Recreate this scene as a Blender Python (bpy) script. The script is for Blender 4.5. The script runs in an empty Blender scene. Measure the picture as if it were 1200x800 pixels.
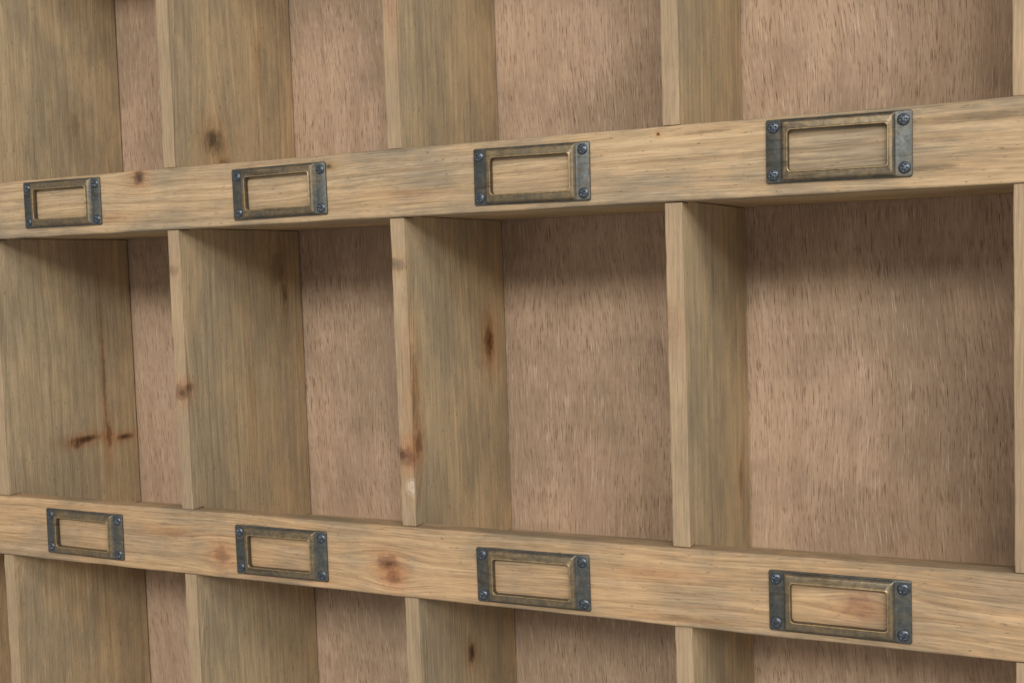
import bpy, bmesh, math, random
from mathutils import Vector, Matrix
random.seed(7)
P=0.16; H=2.49*P; D=3.51*P
TD=0.056*P      # divider thickness
TR=0.012        # rail thickness
DEP=0.79*P      # inner depth
scene=bpy.context.scene
col=scene.collection
ROOT=Vector((-1.64*P,0.4*P,0))

# ---------------------------------------------------------------- node helpers
nt=None
def S(v,sock):
    if isinstance(v,bpy.types.NodeSocket): nt.links.new(v,sock)
    elif v is not None: sock.default_value=v
def M(op,a,b=None,c=None,clamp=False):
    n=nt.nodes.new('ShaderNodeMath'); n.operation=op; n.use_clamp=clamp
    S(a,n.inputs[0]); S(b,n.inputs[1]); S(c,n.inputs[2]); return n.outputs[0]
def mixc(f,a,b,blend='MIX'):
    n=nt.nodes.new('ShaderNodeMix'); n.data_type='RGBA'; n.blend_type=blend
    S(f,n.inputs[0])
    for v,i in ((a,6),(b,7)):
        if isinstance(v,tuple): v=tuple(v)+((1,) if len(v)==3 else ())
        S(v,n.inputs[i])
    return n.outputs[2]
def comb(x,y,z):
    n=nt.nodes.new('ShaderNodeCombineXYZ'); S(x,n.inputs[0]);S(y,n.inputs[1]);S(z,n.inputs[2]); return n.outputs[0]
def noise(v,scale=1.0,detail=3,rough=.55,dist=0.0):
    n=nt.nodes.new('ShaderNodeTexNoise'); S(v,n.inputs['Vector']); n.inputs['Scale'].default_value=scale
    n.inputs['Detail'].default_value=detail; n.inputs['Roughness'].default_value=rough; n.inputs['Distortion'].default_value=dist
    return n.outputs[0]
def mr(v,a,b,c=0.0,d=1.0,smooth=True):
    n=nt.nodes.new('ShaderNodeMapRange'); n.interpolation_type='SMOOTHSTEP' if smooth else 'LINEAR'
    S(v,n.inputs[0])
    for i,x in enumerate((a,b,c,d)): n.inputs[i+1].default_value=x
    return n.outputs[0]
def scalec(c,f): # colour * scalar socket
    return mixc(1.0,c,comb(f,f,f),'MULTIPLY')
def lin(r,g,b):
    f=lambda c:((c/255+.055)/1.055)**2.4 if c/255>.04045 else c/255/12.92
    return (f(r),f(g),f(b))
def newmat(name):
    global nt
    m=bpy.data.materials.new(name); m.use_nodes=True; nt=m.node_tree
    b=nt.nodes['Principled BSDF']; tc=nt.nodes.new('ShaderNodeTexCoord')
    sp=nt.nodes.new('ShaderNodeSeparateXYZ'); nt.links.new(tc.outputs['Object'],sp.inputs[0])
    return m,b,sp.outputs[0],sp.outputs[1],sp.outputs[2]

def wood(name,along,base,light,grey,seed,knots=(),ring=230.,ringamt=.16,greyamt=.5,fib=.25,warp=.014,streak=.45,edgecol=None,half=None):
    """knots: (pos local xyz, radius, stretch, colour, strength)"""
    m,b,x,y,z=newmat(name)
    if along=='X': a,bb,c=x,M('ADD',z,M('MULTIPLY',y,.35)),y
    else: a,bb,c=z,M('ADD',y,M('MULTIPLY',x,.7)),x
    so=seed*3.17
    wn=noise(comb(M('MULTIPLY',a,4.),M('MULTIPLY',bb,14.),so),1,1,.5)
    g=M('ADD',bb,M('MULTIPLY',M('SUBTRACT',wn,.5),warp))
    kl=[]
    if knots:
        edge=noise(comb(M('MULTIPLY',a,190.),M('MULTIPLY',bb,260.),M('MULTIPLY',c,200.)),1,3,.65)
    for (pos,r,st,kc,ks) in knots:
        if along=='X': a0,b0=pos[0],pos[2]+.35*pos[1]
        else: a0,b0=pos[2],pos[1]+.7*pos[0]
        da=M('MULTIPLY',M('SUBTRACT',a,a0),1/(r*st)); db=M('MULTIPLY',M('SUBTRACT',bb,b0),1/r)
        d=M('SQRT',M('ADD',M('MULTIPLY',da,da),M('MULTIPLY',db,db)))
        if ks>.45 and st>.3:
            w=M('EXPONENT',M('MULTIPLY',M('ADD',M('MULTIPLY',M('MULTIPLY',da,da),.25),M('MULTIPLY',db,db)),-.3))
            g=M('SUBTRACT',g,M('MULTIPLY',M('MULTIPLY',db,r*.85),w))
        d2=M('ADD',d,M('MULTIPLY',M('SUBTRACT',edge,.5),1.5))
        kl.append((d2,kc,ks))
    sn=M('MULTIPLY',M('ADD',M('SINE',M('MULTIPLY',M('ADD',g,so*.013),ring*6.283)),1),.5)
    sn=M('POWER',sn,2.2)
    band=noise(comb(M('MULTIPLY',a,1.6),M('MULTIPLY',g,120.),so+2),1,4,.7)
    rings=M('MULTIPLY',sn,mr(band,.36,.62,.0,1.))
    f1=noise(comb(M('MULTIPLY',a,32.),M('MULTIPLY',g,1050.),M('MULTIPLY',c,1050.)),1,2,.85)
    f2=noise(comb(M('MULTIPLY',a,28.),M('MULTIPLY',bb,430.),M('MULTIPLY',c,430.)),1,3,.75)
    blot=noise(comb(M('MULTIPLY',a,13.),M('MULTIPLY',bb,30.),M('ADD',M('MULTIPLY',c,20.),so)),1,5,.7)
    speck=noise(comb(M('MULTIPLY',a,190.),M('MULTIPLY',bb,520.),M('MULTIPLY',c,520.)),1,2,.85)
    stk=noise(comb(M('MULTIPLY',a,7.),M('MULTIPLY',g,260.),M('ADD',M('MULTIPLY',c,100.),so)),1,4,.8)
    colr=mixc(mr(band,.3,.7),base,light)
    colr=mixc(M('MULTIPLY',mr(blot,.40,.62),greyamt),colr,grey)
    dark=tuple(v*k for v,k in zip(base,(.58,.50,.40)))
    colr=mixc(M('MULTIPLY',rings,ringamt*2.0),colr,dark)
    val=M('ADD',mr(f1,.3,.7,1-fib,1+fib,False),M('ADD',mr(f2,.3,.7,-fib*.35,fib*.35,False),mr(blot,.28,.72,.15,-.15,False)))
    colr=scalec(colr,val)
    colr=mixc(M('MULTIPLY',mr(stk,.54,.74),streak),colr,tuple(v*.45 for v in grey))
    colr=mixc(M('MULTIPLY',mr(speck,.60,.78),.55),colr,tuple(v*.28 for v in grey))
    if half:   # handling grime along the long arrises of a rail
        gr=M('ADD',M('MULTIPLY',M('ABSOLUTE',z),1/half),M('MULTIPLY',M('SUBTRACT',blot,.5),.5))
        colr=mixc(M('MULTIPLY',mr(gr,.86,1.06),.45),colr,tuple(v*.5 for v in grey))
    if edgecol:
        ev=mixc(1.,edgecol,comb(val,val,val),'MULTIPLY')
        colr=mixc(M('MULTIPLY',mr(y,.0030,.0018),.8),colr,ev)
    for d2,kc,ks in kl:
        halo=M('MULTIPLY',mr(d2,3.0,.6),ks*.42)
        core=M('MULTIPLY',mr(d2,1.35,.35),ks*.95)
        rrr=M('MULTIPLY',M('ADD',M('SINE',M('MULTIPLY',d2,11.)),1),.5)
        kcol=mixc(rrr,kc,tuple(v*.66 for v in kc))
        colr=mixc(halo,colr,mixc(1.,colr,tuple(min(1,v*1.0/max(kc)) *.9 for v in kc),'MULTIPLY'))
        colr=mixc(core,colr,scalec(kcol,val))
        if ks>.7 and max(kc)<.5:
            colr=mixc(M('MULTIPLY',mr(d2,.7,.15),.55),colr,tuple(v*.3 for v in kc))
    nt.links.new(colr,b.inputs['Base Color'])
    b.inputs['Roughness'].default_value=.85
    b.inputs['Specular IOR Level'].default_value=.2
    bp=nt.nodes.new('ShaderNodeBump'); bp.inputs['Strength'].default_value=.6; bp.inputs['Distance'].default_value=.0005
    nt.links.new(f2,bp.inputs['Height']); nt.links.new(bp.outputs[0],b.inputs['Normal'])
    return m

def plywood(name):
    m,b,x,y,z=newmat(name)
    wv=noise(comb(M('MULTIPLY',x,7.),0.3,M('MULTIPLY',z,5.)),1,1,.5)
    xw=M('ADD',M('ADD',x,M('MULTIPLY',z,.05)),M('MULTIPLY',M('SUBTRACT',wv,.5),.035))
    bands=noise(comb(M('MULTIPLY',xw,70.),1.0,M('MULTIPLY',z,2.5)),1,4,.65)
    blot=noise(comb(M('MULTIPLY',x,9.),4.0,M('MULTIPLY',z,9.)),1,5,.65)
    pores=noise(comb(M('MULTIPLY',xw,1350.),2.0,M('MULTIPLY',z,70.)),1,2,.8)
    pores2=noise(comb(M('MULTIPLY',xw,620.),5.0,M('MULTIPLY',z,26.)),1,3,.8)
    patch=noise(comb(M('MULTIPLY',x,36.),6.0,M('MULTIPLY',z,14.)),1,3,.6)
    A=lin(178,150,124); B=lin(197,169,142); G=lin(160,137,114)
    c=mixc(mr(bands,.3,.7),A,B)
    c=mixc(M('MULTIPLY',mr(blot,.42,.60),.75),c,G)
    c=scalec(c,M('ADD',mr(pores2,.3,.7,1.12,.88,False),mr(patch,.25,.75,-.11,.11,False)))
    pm=M('MULTIPLY',mr(pores,.52,.66),mr(patch,.3,.62,.4,.95))
    c=mixc(pm,c,lin(116,88,68))
    light=noise(comb(M('MULTIPLY',xw,1200.),12.0,M('MULTIPLY',z,45.)),1,2,.8)
    c=mixc(M('MULTIPLY',mr(light,.55,.70),.5),c,lin(230,209,186))
    nt.links.new(c,b.inputs['Base Color']); b.inputs['Roughness'].default_value=.8
    b.inputs['Specular IOR Level'].default_value=.2
    bp=nt.nodes.new('ShaderNodeBump'); bp.inputs['Strength'].default_value=.45; bp.inputs['Distance'].default_value=.0003
    nt.links.new(light,bp.inputs['Height']); nt.links.new(bp.outputs[0],b.inputs['Normal'])
    return m

def brass():
    m,b,x,y,z=newmat('antique_brass')
    oi=nt.nodes.new('ShaderNodeObjectInfo'); r=M('MULTIPLY',oi.outputs['Random'],40.)
    h=M('MULTIPLY',y,-1.)
    v=comb(x,M('ADD',y,r),z)
    n1=noise(v,85,4,.6); n2=noise(v,420,2,.6)
    n3=noise(comb(M('MULTIPLY',x,40.),r,M('MULTIPLY',z,300.)),1,3,.6)
    ht=mr(h,.0010,.0034)
    bead=mr(h,.0033,.0037)
    f=M('ADD',M('MULTIPLY',ht,.65),M('MULTIPLY',M('SUBTRACT',n1,.47),1.5),clamp=True)
    f=M('ADD',f,M('MULTIPLY',bead,.5),clamp=True)
    c=mixc(f,lin(94,95,91),lin(144,123,91))
    c=mixc(M('MULTIPLY',bead,.55),c,lin(186,160,118))
    c=scalec(c,mr(n2,.25,.75,.68,1.2,False))
    c=mixc(M('MULTIPLY',mr(n3,.54,.70),.5),c,lin(60,54,45))
    nt.links.new(c,b.inputs['Base Color']); b.inputs['Metallic'].default_value=.8
    nt.links.new(mr(n1,.3,.7,.40,.6,False),b.inputs['Roughness'])
    bp=nt.nodes.new('ShaderNodeBump'); bp.inputs['Strength'].default_value=.4; bp.inputs['Distance'].default_value=.0002
    nt.links.new(n2,bp.inputs['Height']); nt.links.new(bp.outputs[0],b.inputs['Normal'])
    return m
def screwmat():
    m,b,x,y,z=newmat('blackened_steel')
    n=noise(comb(x,y,z),900,3,.6)
    c=mixc(mr(n,.3,.7),lin(58,64,72),lin(104,110,116))
    nt.links.new(c,b.inputs['Base Color']); b.inputs['Metallic'].default_value=.8; b.inputs['Roughness'].default_value=.4
    return m

# ---------------------------------------------------------------- geometry helpers
root=bpy.data.objects.new('pigeonhole_cabinet',None); col.objects.link(root); root.location=ROOT
root['label']='weathered pine pigeonhole cabinet with brass label holders on its rails'
root['category']='cabinet'
def part(name,me,loc,mat,parent=root,ploc=ROOT):
    o=bpy.data.objects.new(name,me); col.objects.link(o); o.parent=parent
    o.location=Vector(loc)-Vector(ploc)
    if mat and not me.materials: me.materials.append(mat)
    return o
def bevel(o,w=.0007,seg=3):
    b=o.modifiers.new('bevel','BEVEL'); b.width=w; b.segments=seg; b.limit_method='ANGLE'; b.angle_limit=math.radians(35)
    b.harden_normals=False
def prism(poly,t,axis,jit=.0002):
    bm=bmesh.new(); A=[];B=[]
    for (u,v,j) in poly:
        ju=[random.uniform(-jit,jit)*j for _ in range(4)]
        A.append(bm.verts.new((-t/2+ju[0],u+ju[1],v))); B.append(bm.verts.new((t/2+ju[2],u+ju[3],v)))
    n=len(poly)
    bm.faces.new(A); bm.faces.new(B[::-1])
    for i in range(n): bm.faces.new((A[i],B[i],B[(i+1)%n],A[(i+1)%n]))
    bmesh.ops.recalc_face_normals(bm,faces=bm.faces)
    me=bpy.data.meshes.new('board'); bm.to_mesh(me); bm.free(); return me
def board(sx,sy,sz,nx=1,jit=.00022):
    bm=bmesh.new(); rows=[]
    for i in range(nx+1):
        x=-sx/2+sx*i/nx; q=[]
        for (a,b) in ((-1,-1),(1,-1),(1,1),(-1,1)):
            q.append(bm.verts.new((x,a*sy/2+random.uniform(-jit,jit)*.5,b*sz/2+random.uniform(-jit,jit))))
        rows.append(q)
    for i in range(nx):
        for k in range(4): bm.faces.new((rows[i][k],rows[i][(k+1)%4],rows[i+1][(k+1)%4],rows[i+1][k]))
    bm.faces.new(rows[0]); bm.faces.new(rows[-1][::-1])
    bmesh.ops.recalc_face_normals(bm,faces=bm.faces)
    me=bpy.data.meshes.new('board'); bm.to_mesh(me); bm.free(); return me

# ---------------------------------------------------------------- dimensions (in pitches P, z measured from eye level)
XL,XR=-5.143,1.857
RAILS=[(1.512,1.752),(0.179,0.4135),(-1.162,-0.909),(-2.49,-2.25)]
RAILB=lin(167,140,107); RAILL=lin(185,158,123); RAILG=lin(149,135,114)
DIVB=lin(182,158,122); DIVL=lin(196,172,136); DIVG=lin(166,151,127)
EDGE=lin(158,134,106)
RED=lin(140,100,74); DK=lin(74,54,40)
railknots={1:[(-3.262,.387,.028,1.3,lin(100,74,58),.85),(-2.38,.372,.010,1.8,lin(96,84,56),.8),(-1.155,.390,.006,1.2,DK,.9),
              (-2.05,.26,.012,9,lin(150,112,78),.35),(-3.45,.24,.012,9,lin(156,114,78),.35),(-.2,.37,.008,12,lin(110,98,80),.5),(-.35,.235,.008,10,lin(110,98,80),.5),(-1.0,.385,.006,14,lin(112,100,82),.5)],
           2:[(-2.948,-1.073,.036,1.1,RED,.65),(-2.20,-1.045,.034,1.2,lin(128,88,62),.72),(-2.18,-1.095,.028,1.1,lin(120,82,58),.7),(-.561,-1.042,.035,1.3,lin(132,90,72),.5),
              (-2.6,-1.12,.012,9,lin(166,118,76),.4),(-3.2,-1.0,.014,7,lin(166,118,76),.4),(-1.2,-1.0,.012,9,lin(172,126,86),.35),(-1.1,-1.135,.007,14,lin(112,92,68),.5)],
           0:[],3:[]}
railx0=XL*P+.0155; railx1=XR*P-.0003
for k,(zb,zt) in enumerate(RAILS):
    cx=(railx0+railx1)/2; cz=H+(zb+zt)/2*P
    kn=[((X*P-cx,-TR/2,(H+Z*P)-cz),r*P,st,c,s) for (X,Z,r,st,c,s) in railknots[k]]
    base,lt=(RAILB,RAILL) if k!=2 else (lin(174,141,104),lin(190,158,120))
    mat=wood('pine_rail',"X",base,lt,RAILG,11+k*4.3,kn,ring=150,ringamt=.18,greyamt=.7 if k!=2 else .45,warp=.016,streak=.6,half=(zt-zb)*P/2)
    o=part('rail',board(railx1-railx0,TR,(zt-zb)*P,60),(cx,TR/2,cz),mat); bevel(o,.0011)
    sy=DEP-TR-.0006
    mat=wood('pine_shelf',"X",DIVB,DIVL,DIVG,31+k*2.1,(),ring=160)
    o=part('shelf',board(railx1-railx0,sy,.0115,20),(cx,TR+.0003+sy/2,H+zb*P+.0008+.00575),mat); bevel(o,.0005,2)

divknots={
 (1,1):[('s',.45,-.730,.090,.20,lin(108,74,44),.85),('s',.40,-.75,.03,.5,lin(84,58,38),.65),('s',.70,-.755,.060,.25,lin(108,74,44),.75),('s',.585,-.45,.011,30,lin(104,76,52),.5),('s',.60,-.74,.016,4,lin(94,66,42),.65)],
 (2,0):[('s',.238,.535,.060,1.0,lin(116,96,70),.72),('s',.30,.44,.03,1.0,lin(92,76,54),.5),('s',.55,.9,.02,6,lin(150,124,88),.35)],
 (2,1):[('f',.01,-.449,.034,1.0,lin(128,96,72),.75),('f',.05,-.43,.022,.8,lin(102,78,56),.55),('f',.0,.02,.022,1.1,lin(116,100,82),.5),('s',.62,.02,.05,1.6,lin(116,100,76),.5),('s',.66,-.1,.02,2.6,lin(98,80,58),.5),('s',.4,-.5,.012,20,lin(160,130,88),.35)],
 (3,1):[('s',.635,-.299,.042,1.7,lin(134,90,50),.88),('f',.0,.015,.04,.6,lin(108,94,78),.7),('f',.0,-.659,.040,.9,lin(128,92,70),.75),
        ('f',.07,-.62,.028,1.5,lin(108,78,56),.7),('f',.06,-.45,.028,6,lin(166,126,88),.7),('f',.025,-.77,.018,1.8,lin(214,196,172),.6)],
 (4,1):[('s',.65,-.80,.030,2.4,lin(136,112,84),.6),('f',0,-.2,.02,3,lin(150,120,96),.3)],
 (3,2):[('s',.397,-1.486,.030,1.3,lin(94,68,46),.88)],
 (3,0):[('f',.02,.9,.02,5,lin(146,108,86),.4)],
 (1,0):[('s',.5,.7,.03,1.6,lin(126,110,84),.35)],
}
rows=[(0,RAILS[0],RAILS[1]),(1,RAILS[1],RAILS[2]),(2,RAILS[2],RAILS[3])]
for c in range(1,7):
    X=(XL+c)*P+TD/2
    for (r,up,lo) in rows:
        ztop=H+up[0]*P; zrail=H+lo[1]*P+.0002; zsh=H+lo[0]*P+.0125
        zc=(ztop+zrail)/2; g=.0003
        y0=.0012+random.uniform(-.0004,.0006); y1=TR+.0004; y2=DEP-.0012
        n=26
        poly=[(y0,(zrail+(ztop-g-zrail)*i/n)-zc,1.0) for i in range(n+1)]
        poly+=[(y1,ztop-g-zc,0),(y1,ztop+.0006-zc,0),(y2,ztop+.0006-zc,0),(y2,zsh-zc,0),(y1,zsh-zc,0),(y1,zrail-zc,0)]
        kn=[]
        for (f,Y,Z,rad,st,cc,s) in divknots.get((c,r),[]):
            kn.append(((TD/2 if f=='s' else 0,Y*P,(H+Z*P)-zc),rad*P,st,cc,s))
        t=random.uniform(-.07,.07); u=random.uniform(-.03,.03)
        jb=lambda q:(min(1,q[0]*(1+t+u)),q[1]*(1+t),q[2]*(1+t-u))
        mat=wood('pine_divider','Z',jb(DIVB),jb(DIVL),DIVG,c*5.7+r*13.1,kn,ring=random.choice((90,120,150)),ringamt=.17,greyamt=.6,fib=.18,streak=.36,edgecol=EDGE)
        o=part('divider',prism(poly,TD,'X'),(X,0,zc),mat); bevel(o,.0006,2)
        o.rotation_euler=(0,math.radians(random.uniform(-.12,.12)),0)
for xx in (XL*P+.0075,XR*P+.0077):
    mat=wood('pine_side','Z',DIVB,DIVL,DIVG,random.random()*50,(),ring=140)
    o=part('side_panel',board(.015,DEP+.004,1.752*P+H,1),(xx,(DEP+.004)/2,(1.752*P+H)/2),mat); bevel(o,.001)
o=part('back_panel',board((XR-XL)*P+.016,.004,1.752*P+H-.001,1,0),((XL+XR)/2*P+.0077,DEP+.0022,(1.752*P+H)/2),plywood('lauan_plywood'))
o.scale=(.999*(((XR-XL)*P-.016)/((XR-XL)*P+.016)),1,1)

# ---------------------------------------------------------------- label holder
def rr(hw,hh,r,seg=5):
    pts=[]
    for (sx,sz,a0) in ((1,1,0),(-1,1,90),(-1,-1,180),(1,-1,270)):
        for i in range(seg+1):
            a=math.radians(a0+90*i/seg)
            pts.append((sx*(hw-r)+r*math.cos(a),sz*(hh-r)+r*math.sin(a)))
    return pts
def holder_mesh():
    mm=.001
    loops=[(33.3,15.0,1.1,0),(33.3,15.0,1.1,.7),(33.0,14.7,1.0,.95),(27.2,14.6,.9,1.0),(25.9,14.5,.8,1.25),(24.9,13.4,.9,3.0),(24.5,12.9,1.2,3.2),
           (23.4,10.5,1.6,3.2),(23.2,10.3,1.7,3.4),(22.9,10.0,1.8,3.65),(22.6,9.7,1.8,3.6),(22.4,9.5,1.8,3.2),(22.3,9.4,1.7,.5),(22.5,9.6,1.7,.2)]
    bm=bmesh.new(); L=[]
    for (hw,hh,r,h) in loops:
        L.append([bm.verts.new((x*mm,-h*mm,z*mm)) for x,z in rr(hw,hh,r)])
    n=len(L[0])
    for a,b in zip(L,L[1:]):
        for i in range(n): bm.faces.new((a[i],a[(i+1)%n],b[(i+1)%n],b[i]))
    bmesh.ops.recalc_face_normals(bm,faces=bm.faces)
    f=max(bm.faces,key=lambda f:f.calc_area())
    if f.normal.y>0: bmesh.ops.reverse_faces(bm,faces=bm.faces)
    me=bpy.data.meshes.new('label_holder'); bm.to_mesh(me); bm.free()
    for p in me.polygons: p.use_smooth=True
    return me
def screw_mesh():
    R=.0028; bm=bmesh.new(); nr,ns=16,64
    def h(x,z):
        q=math.hypot(x,z)/R
        y=.0015*math.sqrt(max(0,1-q*q*.86))-.0004
        ax,az=abs(x),abs(z)
        if (ax<.00042 and az<.0016) or (az<.00042 and ax<.0016): y-=.0010
        return y
    c=bm.verts.new((0,-h(0,0),0)); prev=None
    for i in range(1,nr+1):
        ring=[]
        for j in range(ns):
            a=2*math.pi*j/ns; x=R*i/nr*math.cos(a); z=R*i/nr*math.sin(a)
            ring.append(bm.verts.new((x,-h(x,z),z)))
        for j in range(ns):
            if prev is None: bm.faces.new((c,ring[(j+1)%ns],ring[j]))
            else: bm.faces.new((prev[j],prev[(j+1)%ns],ring[(j+1)%ns],ring[j]))
        prev=ring
    low=[bm.verts.new((v.co.x,.0008,v.co.z)) for v in prev]
    for j in range(ns): bm.faces.new((prev[j],prev[(j+1)%ns],low[(j+1)%ns],low[j]))
    bmesh.ops.recalc_face_normals(bm,faces=bm.faces)
    me=bpy.data.meshes.new('screw'); bm.to_mesh(me); bm.free()
    for p in me.polygons: p.use_smooth=True
    return me
hm=holder_mesh(); hm.materials.append(brass())
sm=screw_mesh(); sm.materials.append(screwmat())
HOLD=[(-4.67,.30),(-3.67,.309),(-2.60,.295),(-1.5915,.294),(-.6115,.3085),(.40,.30),
      (-4.66,-1.04),(-3.65,-1.0387),(-2.6655,-1.042),(-1.633,-1.050),(-.6275,-1.0456),(.37,-1.045)]
for (X,Z) in HOLD:
    loc=Vector((X*P,-.0003,H+Z*P))
    h=part('label_holder',hm,loc,None)
    h.rotation_euler=(0,math.radians(random.uniform(-.6,.6)),0)
    md=h.modifiers.new('edge','BEVEL'); md.width=.00012; md.segments=2; md.limit_method='ANGLE'; md.angle_limit=math.radians(40)
    for sx in (-1,1):
        for sz in (-1,1):
            s=bpy.data.objects.new('screw',sm); col.objects.link(s); s.parent=h
            s.location=(sx*.0297+random.uniform(-.0003,.0003),-.0010,sz*.0109+random.uniform(-.0004,.0004))
            s.rotation_euler=(random.uniform(-.05,.05),random.uniform(0,1.57),random.uniform(-.05,.05))

# ---------------------------------------------------------------- camera
cd=bpy.data.cameras.new('camera'); cam=bpy.data.objects.new('camera',cd); col.objects.link(cam)
Yv=Vector((655,-111,1371)).normalized(); Xv=Vector((2870,-6,-1371)); Xv=(Xv-Yv*Xv.dot(Yv)).normalized(); Zv=Xv.cross(Yv)
right=Vector((Xv[0],Yv[0],Zv[0])); down=Vector((Xv[1],Yv[1],Zv[1])); fwd=Vector((Xv[2],Yv[2],Zv[2]))
R=Matrix((right,-down,-fwd)).transposed().to_4x4()
cam.matrix_world=Matrix.Translation((0,-D,H))@R
cd.sensor_width=36; cd.lens=36*1371/1200; cd.clip_start=.01; cd.clip_end=50
scene.camera=cam

# ---------------------------------------------------------------- light
C=Vector((-.32,0,.4))
def area(name,az,el,dist,sx,sy,e,colr):
    l=bpy.data.lights.new(name,'AREA'); l.shape='RECTANGLE'; l.size=sx; l.size_y=sy; l.energy=e; l.color=colr
    o=bpy.data.objects.new(name,l); col.objects.link(o)
    a,b=math.radians(az),math.radians(el)
    d=Vector((math.sin(a)*math.cos(b),-math.cos(a)*math.cos(b),math.sin(b)))
    o.location=C+d*dist; o.rotation_euler=d.to_track_quat('Z','Y').to_euler()
area('window_lamp',18,21,2.8,1.8,.5,50,(1,.985,.955))
area('ceiling_lamp',48,30,2.6,1.2,.3,18,(1,.98,.95))
w=bpy.data.worlds.new('World'); scene.world=w; w.use_nodes=True
bg=w.node_tree.nodes['Background']; bg.inputs[0].default_value=(1,.99,.98,1); bg.inputs[1].default_value=.47
scene.view_settings.view_transform='Standard'; scene.view_settings.look='None'; scene.view_settings.exposure=0
